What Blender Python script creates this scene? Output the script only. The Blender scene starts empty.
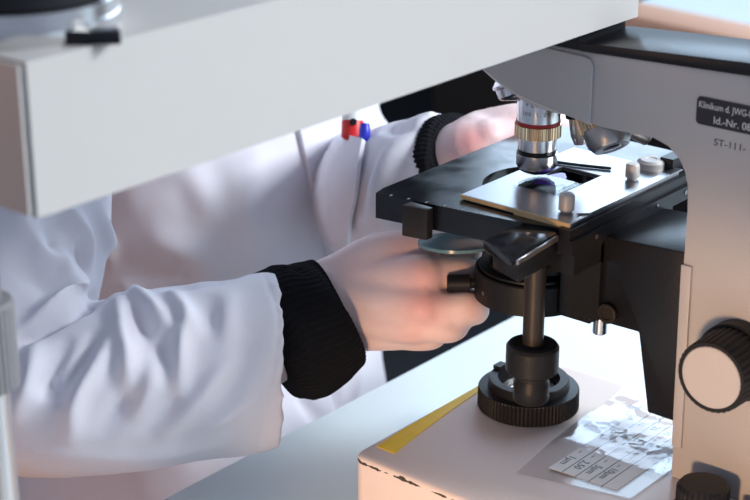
import bpy, bmesh, math, random
import numpy as np
from mathutils import Vector, Matrix, noise
from mathutils.bvhtree import BVHTree

random.seed(7)
SC = bpy.context.scene
COL = SC.collection
Z0 = 0.75                       # table top above the floor; coordinates below are measured from the table top
V = Vector
PI = math.pi

# ------------------------------------------------------------------ camera frame
F_PX = 1700.0
PITCH = math.atan(660 / F_PX)
AZ = math.radians(40)
FH = V((math.cos(AZ), math.sin(AZ), 0))
RT = V((math.sin(AZ), -math.cos(AZ), 0))
FW = FH * math.cos(PITCH) + V((0, 0, -math.sin(PITCH)))
UP = FH * math.sin(PITCH) + V((0, 0, math.cos(PITCH)))
CAM = V((-0.7309, -0.4983, 0.4874))


def ray(x, y):
    return RT * ((x - 375) / F_PX) + UP * ((250 - y) / F_PX) + FW


def at(x, y, d):
    """point at depth d along the sight line of a photo point (person only: soft free forms)"""
    return CAM + ray(x, y) * d


# ------------------------------------------------------------------ materials
MATS = {}


def mat(name, col, rough=0.5, metal=0.0, var=0.04, vscale=40.0, bump=0.0, bscale=200.0, spec=0.5,
        emit=None, estr=0.0, trans=0.0, coat=0.0, ior=1.45, sss=0.0):
    m = bpy.data.materials.new(name)
    m.use_nodes = True
    nt = m.node_tree
    b = nt.nodes['Principled BSDF']
    b.inputs['Roughness'].default_value = rough
    b.inputs['Metallic'].default_value = metal
    b.inputs['Specular IOR Level'].default_value = spec
    b.inputs['Coat Weight'].default_value = coat
    b.inputs['IOR'].default_value = ior
    b.inputs['Transmission Weight'].default_value = trans
    if sss:
        b.inputs['Subsurface Weight'].default_value = sss
        b.inputs['Subsurface Radius'].default_value = (0.008, 0.003, 0.0015)
        b.inputs['Subsurface Scale'].default_value = 0.3
    tc = nt.nodes.new('ShaderNodeTexCoord')
    nz = nt.nodes.new('ShaderNodeTexNoise')
    nz.inputs['Scale'].default_value = vscale
    nz.inputs['Detail'].default_value = 4
    nt.links.new(tc.outputs['Object'], nz.inputs['Vector'])
    mx = nt.nodes.new('ShaderNodeMix')
    mx.data_type = 'RGBA'
    c = V(col[:3])
    mx.inputs[6].default_value = (*(c * (1 - var)), 1)
    mx.inputs[7].default_value = (*[min(1, q) for q in c * (1 + var)], 1)
    nt.links.new(nz.outputs['Fac'], mx.inputs[0])
    nt.links.new(mx.outputs[2], b.inputs['Base Color'])
    if bump:
        n2 = nt.nodes.new('ShaderNodeTexNoise')
        n2.inputs['Scale'].default_value = bscale
        n2.inputs['Detail'].default_value = 3
        nt.links.new(tc.outputs['Object'], n2.inputs['Vector'])
        bp = nt.nodes.new('ShaderNodeBump')
        bp.inputs['Strength'].default_value = bump
        bp.inputs['Distance'].default_value = 0.001
        nt.links.new(n2.outputs['Fac'], bp.inputs['Height'])
        nt.links.new(bp.outputs['Normal'], b.inputs['Normal'])
    if emit:
        b.inputs['Emission Color'].default_value = (*emit, 1)
        b.inputs['Emission Strength'].default_value = estr
    MATS[name] = m
    return m


cream = mat('cream_enamel', (0.68, 0.64, 0.59), 0.42, bump=0.05, bscale=900, var=0.02)
armgrey = mat('arm_enamel', (0.42, 0.405, 0.41), 0.45, bump=0.06, bscale=900, var=0.02)
beamwhite = mat('bridge_enamel', (0.445, 0.43, 0.412), 0.5, bump=0.05, bscale=700, var=0.015)
black = mat('black_enamel', (0.010, 0.010, 0.012), 0.38, bump=0.03, bscale=800, spec=.35)
blackmatt = mat('black_anodised', (0.011, 0.011, 0.012), 0.45, bump=0.08, bscale=700, spec=.25)
bracketm = mat('black_paint', (0.009, 0.009, 0.011), 0.30, bump=0.15, bscale=1200, spec=.35)
bronze = mat('dark_bronze', (0.035, 0.027, 0.022), 0.42, metal=0.5)
darksteel = mat('satin_steel', (0.42, 0.40, 0.39), 0.33, metal=1.0)
silver = mat('brushed_steel', (0.62, 0.62, 0.63), 0.24, metal=1.0)
chrome = mat('chrome', (0.70, 0.69, 0.69), 0.24, metal=1.0)
nutm = mat('dull_nickel', (0.46, 0.43, 0.41), 0.5, metal=0.35)
lamplit = mat('lamplit_edge', (0.72, 0.50, 0.26), 0.5)  # warm lamp light on the holder's front edge, put into its colour
platem = mat('satin_aluminium', (0.42, 0.42, 0.44), 0.3, metal=1.0, bump=0.02, bscale=600)
redm = mat('red_band', (0.45, 0.02, 0.02), 0.4)
goldm = mat('warm_steel', (0.72, 0.55, 0.36), 0.22, metal=1.0)
knobwhite = mat('white_cap', (0.43, 0.40, 0.40), 0.6)
tapem = mat('yellow_tape', (0.95, 0.62, 0.03), 0.5, var=0.12, vscale=120)
plaque = mat('black_plaque', (0.02, 0.02, 0.025), 0.35)
ink_w = mat('white_lettering', (0.62, 0.62, 0.62), 0.6)
ink_b = mat('dark_lettering', (0.06, 0.06, 0.065), 0.6)
paper = mat('paper', (0.78, 0.74, 0.72), 0.7)
tablem = mat('white_laminate', (0.66, 0.755, 0.78), 0.33, var=0.015)
coatm = mat('lab_coat_cotton', (0.715, 0.70, 0.755), 0.85, bump=0.12, bscale=1400, var=0.02, spec=0.15)
knit = mat('black_knit', (0.011, 0.011, 0.013), 0.95, bump=0.5, bscale=900, spec=0.1, var=0.2, vscale=500)
trouser = mat('dark_trouser', (0.03, 0.03, 0.04), 0.9)
shoem = mat('black_shoe', (0.02, 0.02, 0.02), 0.5)
hairm = mat('brown_hair', (0.06, 0.035, 0.02), 0.6, bump=0.5, bscale=300)
bluem = mat('blue_plastic', (0.03, 0.04, 0.5), 0.35)
redp = mat('red_plastic', (0.62, 0.02, 0.02), 0.35)
whitep = mat('white_plastic', (0.8, 0.8, 0.8), 0.4)
floorm = mat('dark_floor', (0.016, 0.016, 0.02), 0.6)
wallm = mat('dark_wall', (0.022, 0.022, 0.028), 0.8)
brownwood = mat('dark_brown_wood', (0.028, 0.021, 0.018), 0.6)
peachwood = mat('beech_edge', (0.88, 0.52, 0.36), 0.55)
greym = mat('grey_plastic', (0.2, 0.2, 0.21), 0.5)
polem = mat('pole_steel', (0.45, 0.46, 0.48), 0.35, metal=0.8)
eyem = mat('eye_white', (0.75, 0.73, 0.7), 0.2)
irism = mat('iris_brown', (0.05, 0.03, 0.02), 0.2)


def skin_mat():
    m = mat('skin', (0.72, 0.46, 0.40), 0.5, sss=0.12, bump=0.15, bscale=500, var=0.02)
    nt = m.node_tree
    b = nt.nodes['Principled BSDF']
    tc = nt.nodes['Texture Coordinate']
    at_ = nt.nodes.new('ShaderNodeAttribute'); at_.attribute_name = 'flush'
    nz = nt.nodes.new('ShaderNodeTexNoise'); nz.inputs['Scale'].default_value = 55; nz.inputs['Detail'].default_value = 3
    nt.links.new(tc.outputs['Object'], nz.inputs['Vector'])
    ma = nt.nodes.new('ShaderNodeMath'); ma.operation = 'MULTIPLY_ADD'; ma.inputs[1].default_value = .35; ma.inputs[2].default_value = -.06
    ma.use_clamp = True
    nt.links.new(nz.outputs['Fac'], ma.inputs[0])
    ad = nt.nodes.new('ShaderNodeMath'); ad.operation = 'ADD'; ad.use_clamp = True
    nt.links.new(ma.outputs[0], ad.inputs[0]); nt.links.new(at_.outputs['Fac'], ad.inputs[1])
    mx = nt.nodes.new('ShaderNodeMix'); mx.data_type = 'RGBA'
    mx.inputs[6].default_value = (0.78, 0.635, 0.63, 1)
    mx.inputs[7].default_value = (0.74, 0.33, 0.31, 1)
    nt.links.new(ad.outputs[0], mx.inputs[0])
    nt.links.new(mx.outputs[2], b.inputs['Base Color'])
    return m


skin = skin_mat()


def base_mat():
    """cream enamel with the worn dark line along the front edge of the foot"""
    m = mat('cream_foot', (0.80, 0.67, 0.61), 0.4, bump=0.05, bscale=900, var=0.03, vscale=25)
    nt = m.node_tree
    b = nt.nodes['Principled BSDF']
    tc = nt.nodes['Texture Coordinate']
    src = b.inputs['Base Color'].links[0].from_socket
    sep = nt.nodes.new('ShaderNodeSeparateXYZ')
    nt.links.new(tc.outputs['Object'], sep.inputs[0])
    # object origin sits on the table: the edge is 0.048 above it
    d = nt.nodes.new('ShaderNodeMath'); d.operation = 'SUBTRACT'; d.inputs[1].default_value = 0.0472
    nt.links.new(sep.outputs['Z'], d.inputs[0])
    a = nt.nodes.new('ShaderNodeMath'); a.operation = 'ABSOLUTE'
    nt.links.new(d.outputs[0], a.inputs[0])
    nz = nt.nodes.new('ShaderNodeTexNoise'); nz.inputs['Scale'].default_value = 140; nz.inputs['Detail'].default_value = 5
    nt.links.new(tc.outputs['Object'], nz.inputs['Vector'])
    mu = nt.nodes.new('ShaderNodeMath'); mu.operation = 'MULTIPLY_ADD'; mu.inputs[1].default_value = 0.0055; mu.inputs[2].default_value = -0.00235
    nt.links.new(nz.outputs['Fac'], mu.inputs[0])
    lt = nt.nodes.new('ShaderNodeMath'); lt.operation = 'LESS_THAN'
    nt.links.new(a.outputs[0], lt.inputs[0]); nt.links.new(mu.outputs[0], lt.inputs[1])
    mx = nt.nodes.new('ShaderNodeMix'); mx.data_type = 'RGBA'
    nt.links.new(lt.outputs[0], mx.inputs[0]); nt.links.new(src, mx.inputs[6])
    mx.inputs[7].default_value = (0.06, 0.045, 0.03, 1)
    nt.links.new(mx.outputs[2], b.inputs['Base Color'])
    return m


footm = base_mat()


def stage_mat():
    """black stage lacquer with fine scratches"""
    m = mat('stage_lacquer', (0.010, 0.010, 0.012), 0.3, spec=0.6)
    nt = m.node_tree
    b = nt.nodes['Principled BSDF']
    tc = nt.nodes['Texture Coordinate']
    mp = nt.nodes.new('ShaderNodeMapping')
    mp.inputs['Scale'].default_value = (200, 700, 60)
    mp.inputs['Rotation'].default_value = (0, 0, 0.8)
    nt.links.new(tc.outputs['Object'], mp.inputs['Vector'])
    nz = nt.nodes.new('ShaderNodeTexNoise'); nz.inputs['Scale'].default_value = 1.0; nz.inputs['Detail'].default_value = 3
    nt.links.new(mp.outputs[0], nz.inputs['Vector'])
    n2 = nt.nodes.new('ShaderNodeTexNoise'); n2.inputs['Scale'].default_value = 45; n2.inputs['Detail'].default_value = 4
    nt.links.new(tc.outputs['Object'], n2.inputs['Vector'])
    rp = nt.nodes.new('ShaderNodeValToRGB')
    rp.color_ramp.elements[0].position = 0.42; rp.color_ramp.elements[0].color = (0.13, 0.13, 0.13, 1)
    rp.color_ramp.elements[1].position = 0.62; rp.color_ramp.elements[1].color = (0.24, 0.24, 0.24, 1)
    h = nt.nodes.new('ShaderNodeMath'); h.operation = 'MULTIPLY_ADD'; h.inputs[1].default_value = 0.12
    h2 = nt.nodes.new('ShaderNodeMath'); h2.operation = 'MULTIPLY'; h2.inputs[1].default_value = 0.88
    nt.links.new(n2.outputs['Fac'], h2.inputs[0])
    nt.links.new(nz.outputs['Fac'], h.inputs[0]); nt.links.new(h2.outputs[0], h.inputs[2]); nt.links.new(h.outputs[0], rp.inputs[0])
    nt.links.new(rp.outputs['Color'], b.inputs['Roughness'])
    return m


stagem = stage_mat()


def thin_film(name, tint, refl, rough, bump=0.0, bscale=60.0):
    """thin clear sheet: mostly see-through, with a glossy surface"""
    m = bpy.data.materials.new(name)
    m.use_nodes = True
    nt = m.node_tree
    nt.nodes.clear()
    out = nt.nodes.new('ShaderNodeOutputMaterial')
    tr = nt.nodes.new('ShaderNodeBsdfTransparent'); tr.inputs[0].default_value = (*tint, 1)
    gl = nt.nodes.new('ShaderNodeBsdfGlossy'); gl.inputs['Roughness'].default_value = rough
    fr = nt.nodes.new('ShaderNodeLayerWeight')          # same reflection from either face of the sheet
    pw = nt.nodes.new('ShaderNodeMath'); pw.operation = 'POWER'; pw.inputs[1].default_value = 4.0
    nt.links.new(fr.outputs['Facing'], pw.inputs[0])
    ml = nt.nodes.new('ShaderNodeMath'); ml.operation = 'MULTIPLY_ADD'; ml.inputs[1].default_value = .8 * refl; ml.inputs[2].default_value = .03 * refl
    ml.use_clamp = True
    mx = nt.nodes.new('ShaderNodeMixShader')
    nt.links.new(pw.outputs[0], ml.inputs[0]); nt.links.new(ml.outputs[0], mx.inputs[0])
    nt.links.new(tr.outputs[0], mx.inputs[1]); nt.links.new(gl.outputs[0], mx.inputs[2])
    nt.links.new(mx.outputs[0], out.inputs[0])
    if bump:
        tc = nt.nodes.new('ShaderNodeTexCoord')
        nz = nt.nodes.new('ShaderNodeTexNoise'); nz.inputs['Scale'].default_value = bscale; nz.inputs['Detail'].default_value = 4
        nt.links.new(tc.outputs['Object'], nz.inputs['Vector'])
        bp = nt.nodes.new('ShaderNodeBump'); bp.inputs['Strength'].default_value = bump; bp.inputs['Distance'].default_value = 0.004
        nt.links.new(nz.outputs['Fac'], bp.inputs['Height'])
        nt.links.new(bp.outputs[0], gl.inputs['Normal']); nt.links.new(bp.outputs[0], fr.inputs['Normal'])
    MATS[name] = m
    return m


clearcard = thin_film('clear_card', (0.90, 0.90, 0.90), 1.0, 0.08)
crinkle = thin_film('crinkled_film', (0.98, 0.98, 0.99), 0.72, 0.10, 0.20, 60)
glassm = thin_film('clear_glass', (0.93, 0.95, 0.95), 0.6, 0.03)
tealm = mat('teal_glass', (0.20, 0.36, 0.41), 0.22, trans=0.35, spec=.6)
purple = mat('violet_stain', (0.10, 0.04, 0.35), 0.25)
lensm = mat('lens_glass', (0.02, 0.02, 0.03), 0.05, spec=0.8, coat=1.0)

# ------------------------------------------------------------------ object helpers
ORG = {}


def setp(o, label=None, cat=None, group=None, kind=None):
    for k, v in (('label', label), ('category', cat), ('group', group), ('kind', kind)):
        if v:
            o[k] = v
    return o


def thing(name, loc, label, cat, group=None):
    o = bpy.data.objects.new(name, None)
    COL.objects.link(o)
    o.empty_display_size = 0.02
    o.location = (loc[0], loc[1], loc[2] + Z0)
    ORG[o] = V(loc)
    return setp(o, label, cat, group)


def finish(me, sharp=35):
    me.shade_smooth()
    me.set_sharp_from_angle(angle=math.radians(sharp))


def obj(name, bm, mats, parent=None, origin=None, sharp=35, label=None):
    """link a bmesh written in table coordinates as one mesh object"""
    org = ORG[parent] if parent else V(origin)
    if isinstance(bm, bmesh.types.BMesh):
        me = bpy.data.meshes.new(name)
        bmesh.ops.recalc_face_normals(bm, faces=bm.faces)
        bm.to_mesh(me)
        bm.free()
    else:
        me = bm
        me.name = name
    me.transform(Matrix.Translation(-org))
    for m in (mats if isinstance(mats, (list, tuple)) else [mats]):
        me.materials.append(m)
    finish(me, sharp)
    o = bpy.data.objects.new(name, me)
    COL.objects.link(o)
    ORG[o] = org
    if parent:
        o.parent = parent
    else:
        o.location = org + V((0, 0, Z0))
    if label:
        o['label'] = label
    return o


def new():
    return bmesh.new()


def bev(bm, geom_faces, w, seg=2, ang=30):
    if w <= 0:
        return
    es = set()
    for f in geom_faces:
        for e in f.edges:
            if len(e.link_faces) == 2 and e.calc_face_angle(0) > math.radians(ang):
                es.add(e)
    bmesh.ops.bevel(bm, geom=list(es), offset=w, segments=seg, affect='EDGES', profile=0.5, clamp_overlap=True)


def box(bm, x0, x1, y0, y1, z0, z1, w=0.0, seg=2, mi=0):
    vs = [bm.verts.new((x, y, z)) for z in (z0, z1) for x, y in ((x0, y0), (x1, y0), (x1, y1), (x0, y1))]
    q = [(3, 2, 1, 0), (4, 5, 6, 7), (0, 1, 5, 4), (1, 2, 6, 5), (2, 3, 7, 6), (3, 0, 4, 7)]
    fs = [bm.faces.new([vs[i] for i in f]) for f in q]
    for f in fs:
        f.material_index = mi
    bev(bm, fs, w, seg)
    return bm


def prism(bm, pts, fn, a, b, w=0.0, seg=2, mi=0, ang=30):
    """extrude a 2D outline; fn(u, v, t) maps to 3D, t runs a..b"""
    va = [bm.verts.new(fn(u, v, a)) for u, v in pts]
    vb = [bm.verts.new(fn(u, v, b)) for u, v in pts]
    n = len(pts)
    fs = [bm.faces.new(va[::-1]), bm.faces.new(vb)]
    for i in range(n):
        j = (i + 1) % n
        fs.append(bm.faces.new((va[i], va[j], vb[j], vb[i])))
    for f in fs:
        f.material_index = mi
    bmesh.ops.recalc_face_normals(bm, faces=fs)
    bev(bm, fs, w, seg, ang)
    return bm


XY = lambda u, v, t: (u, v, t)
YZ = lambda u, v, t: (t, u, v)


def frame(d):
    d = V(d).normalized()
    a = V((0, 0, 1)) if abs(d.z) < 0.9 else V((1, 0, 0))
    x = a.cross(d).normalized()
    return x, d.cross(x), d


def lathe(bm, c, prof, axis=(0, 0, 1), seg=48, knurl=None, mi=0, rot=0.0):
    """prof: list of (t along axis, radius[, material]); knurl: (t0, t1, count, depth)"""
    x, y, d = frame(axis)
    c = V(c)
    rings = []
    for p in prof:
        t, r = p[0], p[1]
        if r < 1e-6:
            rings.append([bm.verts.new(c + d * t)])
            continue
        ring = []
        for k in range(seg):
            a = 2 * PI * k / seg + rot
            rr = r
            if knurl and knurl[0] - 1e-6 <= t <= knurl[1] + 1e-6:
                rr = r - (knurl[3] if k % (seg // knurl[2]) < (seg // knurl[2]) / 2 else 0)
            ring.append(bm.verts.new(c + d * t + (x * math.cos(a) + y * math.sin(a)) * rr))
        rings.append(ring)
    for i in range(len(rings) - 1):
        a, b = rings[i], rings[i + 1]
        m = prof[i + 1][2] if len(prof[i + 1]) > 2 else mi
        for k in range(seg):
            j = (k + 1) % seg
            if len(a) == 1 and len(b) == 1:
                break
            if len(a) == 1:
                f = bm.faces.new((a[0], b[k], b[j]))
            elif len(b) == 1:
                f = bm.faces.new((a[k], a[j], b[0]))
            else:
                f = bm.faces.new((a[k], a[j], b[j], b[k]))
            f.material_index = m
    for rg, m in ((rings[0], prof[0]), (rings[-1], prof[-1])):
        if len(rg) > 1:
            f = bm.faces.new(rg)
            f.material_index = m[2] if len(m) > 2 else mi
    return bm


def loft(bm, rings, cap=True):
    """rings: list of lists of points"""
    vr = [[bm.verts.new(p) for p in r] for r in rings]
    n = len(vr[0])
    for a, b in zip(vr, vr[1:]):
        for k in range(n):
            j = (k + 1) % n
            bm.faces.new((a[k], a[j], b[j], b[k]))
    if cap:
        bm.faces.new(vr[0][::-1])
        bm.faces.new(vr[-1])
    return vr


def spline(pts, n):
    """Catmull-Rom through tuples of numbers"""
    P = [np.array(p, float) for p in pts]
    P = [2 * P[0] - P[1]] + P + [2 * P[-1] - P[-2]]
    out = []
    for i in range(1, len(P) - 2):
        for k in range(n):
            t = k / n
            a, b, c, d = P[i - 1], P[i], P[i + 1], P[i + 2]
            out.append(0.5 * (2 * b + (c - a) * t + (2 * a - 5 * b + 4 * c - d) * t * t + (3 * b - a - 3 * c + d) * t ** 3))
    out.append(P[-2])
    return out


def limb(bm, pts, seg=20, n=5, caps=True):
    """tapering tube with round ends through (x, y, z, r)"""
    S = spline(pts, n)
    if caps:
        d0 = (S[0] - S[1])[:3]; d0 /= np.linalg.norm(d0)
        d1 = (S[-1] - S[-2])[:3]; d1 /= np.linalg.norm(d1)
        r0, r1 = S[0][3], S[-1][3]
        pre = [np.append(S[0][:3] + d0 * r0 * math.sin(a), max(1e-4, r0 * math.cos(a))) for a in (1.5, 1.15, 0.75, 0.35)]
        post = [np.append(S[-1][:3] + d1 * r1 * math.sin(a), max(1e-4, r1 * math.cos(a))) for a in (0.35, 0.75, 1.15, 1.5)]
        S = pre + S + post
    rings = []
    x = None
    for i, s in enumerate(S):
        t = V((S[min(i + 1, len(S) - 1)] - S[max(i - 1, 0)])[:3]).normalized()
        if x is None:
            x = frame(t)[0]
        x = (x - t * x.dot(t)).normalized()
        y = t.cross(x)
        c = V(s[:3])
        rings.append([c + (x * math.cos(2 * PI * k / seg) + y * math.sin(2 * PI * k / seg)) * s[3] for k in range(seg)])
    loft(bm, rings)
    return bm


def evaluated(bm, mods):
    """apply modifiers to a bmesh and return the resulting mesh"""
    me = bpy.data.meshes.new('work')
    bmesh.ops.recalc_face_normals(bm, faces=bm.faces)
    bm.to_mesh(me)
    bm.free()
    o = bpy.data.objects.new('work', me)
    COL.objects.link(o)
    for typ, props in mods:
        m = o.modifiers.new(typ, typ)
        for k, v in props.items():
            setattr(m, k, v)
    dg = bpy.context.evaluated_depsgraph_get()
    dg.update()
    res = bpy.data.meshes.new_from_object(o.evaluated_get(dg))
    bpy.data.objects.remove(o)
    bpy.data.meshes.remove(me)
    return res


def text(bm, s, size, org, xd, yd, mi=1, align='LEFT', extrude=0.00008, sx=1.0):
    cu = bpy.data.curves.new('lettering', 'FONT')
    cu.body = s
    cu.size = size
    cu.extrude = extrude
    cu.align_x = align
    cu.resolution_u = 3
    o = bpy.data.objects.new('lettering', cu)
    COL.objects.link(o)
    dg = bpy.context.evaluated_depsgraph_get()
    dg.update()
    me = bpy.data.meshes.new_from_object(o.evaluated_get(dg))
    bpy.data.objects.remove(o)
    xd, yd = V(xd).normalized(), V(yd).normalized()
    zd = xd.cross(yd)
    M = Matrix((xd * sx, yd, zd)).transposed().to_4x4()
    M.translation = V(org)
    me.transform(M)
    old = set(bm.faces)
    bm.from_mesh(me)
    for f in bm.faces:
        if f not in old:
            f.material_index = mi
    bpy.data.meshes.remove(me)


def ring_with_hole(bm, outer, c, r, z0, z1, seg=96, mi=0):
    """flat plate with polygonal outline and a round hole"""
    c = V((c[0], c[1]))
    O = [V(p) for p in outer]
    angs = [2 * PI * k / seg for k in range(seg)]
    angs += [math.atan2(p.y - c.y, p.x - c.x) % (2 * PI) for p in O]
    angs = sorted(set(round(a, 6) for a in angs))

    def hit(a):
        d = V((math.cos(a), math.sin(a)))
        best = None
        for i in range(len(O)):
            p, q = O[i], O[(i + 1) % len(O)]
            e = q - p
            den = d.x * e.y - d.y * e.x
            if abs(den) < 1e-12:
                continue
            w = p - c
            t = (w.x * e.y - w.y * e.x) / den
            u = (w.x * d.y - w.y * d.x) / den
            if t > 0 and -1e-6 <= u <= 1 + 1e-6 and (best is None or t > best):
                best = t
        return c + d * best
    L = []
    for z in (z0, z1):
        L.append([bm.verts.new((*hit(a), z)) for a in angs])
        L.append([bm.verts.new((c.x + r * math.cos(a), c.y + r * math.sin(a), z)) for a in angs])
    n = len(angs)
    for k in range(n):
        j = (k + 1) % n
        for f in ((L[0][j], L[0][k], L[1][k], L[1][j]), (L[2][k], L[2][j], L[3][j], L[3][k]),
                  (L[0][k], L[0][j], L[2][j], L[2][k]), (L[1][j], L[1][k], L[3][k], L[3][j])):
            bm.faces.new(f).material_index = mi
    bmesh.ops.recalc_face_normals(bm, faces=bm.faces)


def plate_rect_hole(bm, x0, x1, y0, y1, hx0, hx1, hy0, hy1, z0, z1):
    o = ((x0, y0), (x1, y0), (x1, y1), (x0, y1))
    h = ((hx0, hy0), (hx1, hy0), (hx1, hy1), (hx0, hy1))
    R = [[bm.verts.new((*p, z)) for p in q] for z in (z0, z1) for q in (o, h)]
    for k in range(4):
        j = (k + 1) % 4
        for f in ((R[0][j], R[0][k], R[1][k], R[1][j]), (R[2][k], R[2][j], R[3][j], R[3][k]),
                  (R[0][k], R[0][j], R[2][j], R[2][k]), (R[1][j], R[1][k], R[3][k], R[3][j])):
            bm.faces.new(f)
    bmesh.ops.recalc_face_normals(bm, faces=bm.faces)


def rrect(x0, x1, y0, y1, r, n=5):
    out = []
    for cx, cy, a0 in ((x1 - r, y1 - r, 0), (x0 + r, y1 - r, 90), (x0 + r, y0 + r, 180), (x1 - r, y0 + r, 270)):
        for k in range(n + 1):
            a = math.radians(a0 + 90 * k / n)
            out.append((cx + r * math.cos(a), cy + r * math.sin(a)))
    return out


# ================================================================== ROOM
fl = obj('floor', box(new(), -2.2, 3.2, -2.4, 4.7, -Z0 - 0.05, -Z0), floorm, origin=(0, 0, -Z0)); setp(fl, kind='structure')
# back wall with an opening for the high window
wb = new()
WX = 3.0
wy0, wy1, wz0, wz1 = -0.9, 2.26, 0.75, 2.55
box(wb, WX, WX + 0.1, -2.4, 4.7, -Z0, wz0)
box(wb, WX, WX + 0.1, -2.4, 4.7, wz1, 2.75)
box(wb, WX, WX + 0.1, -2.4, wy0, wz0, wz1)
box(wb, WX, WX + 0.1, wy1, 4.7, wz0, wz1)
setp(obj('wall_back', wb, wallm, origin=(WX, 0, -Z0)), kind='structure')
setp(obj('wall_left', box(new(), -2.2, WX, 4.6, 4.7, -Z0, 2.75), wallm, origin=(0, 4.65, -Z0)), kind='structure')
wf = new()
for a, b in ((wy0, wy0 + .05), (wy1 - .05, wy1), (0.20, 0.25), (1.30, 1.35)):
    box(wf, WX - .01, WX + .06, a, b, wz0, wz1, .004)
for a, b in ((wz0, wz0 + .05), (wz1 - .05, wz1)):
    box(wf, WX - .01, WX + .06, wy0, wy1, a, b, .004)
win = setp(obj('window_1', wf, whitep, origin=(WX, 0, wz0)), kind='structure')
daypane = mat('daylight_pane', (0.6, 0.75, 0.9), 0.2, emit=(0.62, 0.80, 1.0), estr=5.0)
obj('window_pane', box(new(), WX + .03, WX + .04, wy0 + .04, wy1 - .04, wz0 + .04, wz1 - .04), daypane, win)

# ================================================================== TABLE
TBL = thing('table', (0.3, -0.4, -Z0), 'long white laminate table carrying the microscope', 'table')
obj('tabletop', box(new(), -0.46, 0.86, -1.0, 0.147, -0.028, 0, .002), tablem, TBL)
for lx in (-0.40, 0.80):
    for ly in (-0.94, 0.09):
        obj('leg', box(new(), lx - .02, lx + .02, ly - .02, ly + .02, -Z0, -0.028, .003), polem, TBL)

# a second desk across the room and a dark cupboard behind it
DSK = thing('desk', (1.6, 0.5, -Z0), 'distant white-topped desk with a peach wooden edge behind the microscope arm', 'desk')


def rot_box(bm, c, ang, x0, x1, y0, y1, z0, z1, w=0):
    n0 = len(bm.verts)
    box(bm, x0, x1, y0, y1, z0, z1, w)
    bm.verts.ensure_lookup_table()
    M = Matrix.Translation(V(c)) @ Matrix.Rotation(ang, 4, 'Z')
    bmesh.ops.transform(bm, matrix=M, verts=bm.verts[n0:])
    return bm


DC, DA = (1.105, 0.56, 0), math.radians(-6)
obj('desktop', rot_box(new(), DC, DA, 0.002, 0.70, -0.75, 0.055, -0.026, 0, .001), tablem, DSK)
bm = new()
prism(bm, [(.002, .0004), (-.026, -.012), (-.034, -.034), (.002, -.034)], lambda u, v, t: (u, t, v), -0.75, 0.055, .001)
bmesh.ops.transform(bm, matrix=Matrix.Translation(V(DC)) @ Matrix.Rotation(DA, 4, 'Z'), verts=bm.verts[:])
obj('desk_edge', bm, peachwood, DSK)
obj('desk_panel', rot_box(new(), DC, DA, 0.02, 0.66, -0.72, 0.045, -Z0, -0.026, .001), brownwood, DSK)
CUP = thing('cupboard', (2.4, 1.75, -Z0), 'dark brown cupboard standing far back behind the objective lenses', 'cupboard')
obj('carcass', box(new(), 2.3, 2.75, 1.18, 1.86, -Z0, 0.4, .004), brownwood, CUP)
for a, b in ((1.19, 1.515), (1.525, 1.85)):
    dr = obj('door', box(new(), 2.28, 2.30, a, b, -Z0 + .06, .38, .003), brownwood, CUP)
    hy = b - .03 if a < 1.3 else a + .03
    obj('handle', box(new(), 2.262, 2.28, hy - .006, hy + .006, -.3, -.18, .003), polem, dr)

# ================================================================== MICROSCOPE
MIC = thing('microscope', (0, 0, 0), 'cream and black laboratory microscope standing on the white table', 'microscope')
S = MIC
# foot
bm = new()
prism(bm, rrect(-0.111, 0.0585, -0.235, 0.0385, 0.008), XY, 0.003, 0.05, .0024, 3, ang=40)
foot = obj('foot', bm, footm, S)
for x, y in ((-.095, .02), (.043, .02), (-.095, -.215), (.043, -.215)):
    obj('rubber_pad', lathe(new(), (x, y, 0), [(0, .008), (.0035, .008)], seg=20), blackmatt, S)
# yellow tape along the edge of the foot
bm = new()
tp = [(-.0955, .0338, .0210), (-.07, .0354, .0250), (-.04, .0362, .0288), (-.01, .0366, .0315), (0.02, .0366, .0335)]
loft(bm, [[V((x, a, .0501)), V((x, b, .0501)), V((x, b, .0504)), V((x, a, .0504))] for x, a, b in tp])
obj('edge_tape', bm, tapem, S, label='yellow adhesive tape')

# limb / arm: side outline (Y, Z), extruded across X
arm_out = [(-.05, .2704), (-.0462, .2701), (0.020, .2695), (0.031, .262), (.0222, .2493), (.0106, .2437), (-.0026, .239), (-.0154, .2365),
           (-.0281, .2346), (-.0527, .2322), (-.0705, .2323), (-.0833, .2328), (-.0927, .2300), (-.0993, .2246), (-.1026, .2191),
           (-.1048, .212), (-.1055, .20), (-.1055, .17), (-.1070, .05), (-.235, .05), (-.235, .2776)]
bm = new()
prism(bm, arm_out, YZ, -0.0215, 0.0235, .0012, 2, ang=50)
arm = obj('arm', bm, armgrey, S)
# chamfered chin under the head
bm = new()
chin = [(.0222, .2493, .0058), (.0106, .2437, .0056), (-.0026, .2390, .0045), (-.0154, .2365, .0022), (-.0281, .2347, .0004)]
loft(bm, [[V((-.0214, y, z)), V((-.0214 + h * 1.15, y - h * .25, z - h)), V((.0200, y - h * .25, z - h)), V((.0200, y, z + .002)), V((-.0214, y, z + .002))] for y, z, h in chin])
obj('head_chin', bm, cream, S)
# raised head cover of the arm
bm = new()
head = [(-.0475, .2325), (-.0475, .264), (-.0455, .2672), (-.042, .268), (.018, .270), (.028, .262), (.0205, .2500), (.0095, .2446), (-.0026, .2402),
        (-.0154, .2377), (-.0281, .2358)]
prism(bm, head, YZ, -0.0232, -0.0212, .0009, 3, ang=20)
obj('head_cover', bm, armgrey, S)
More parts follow.
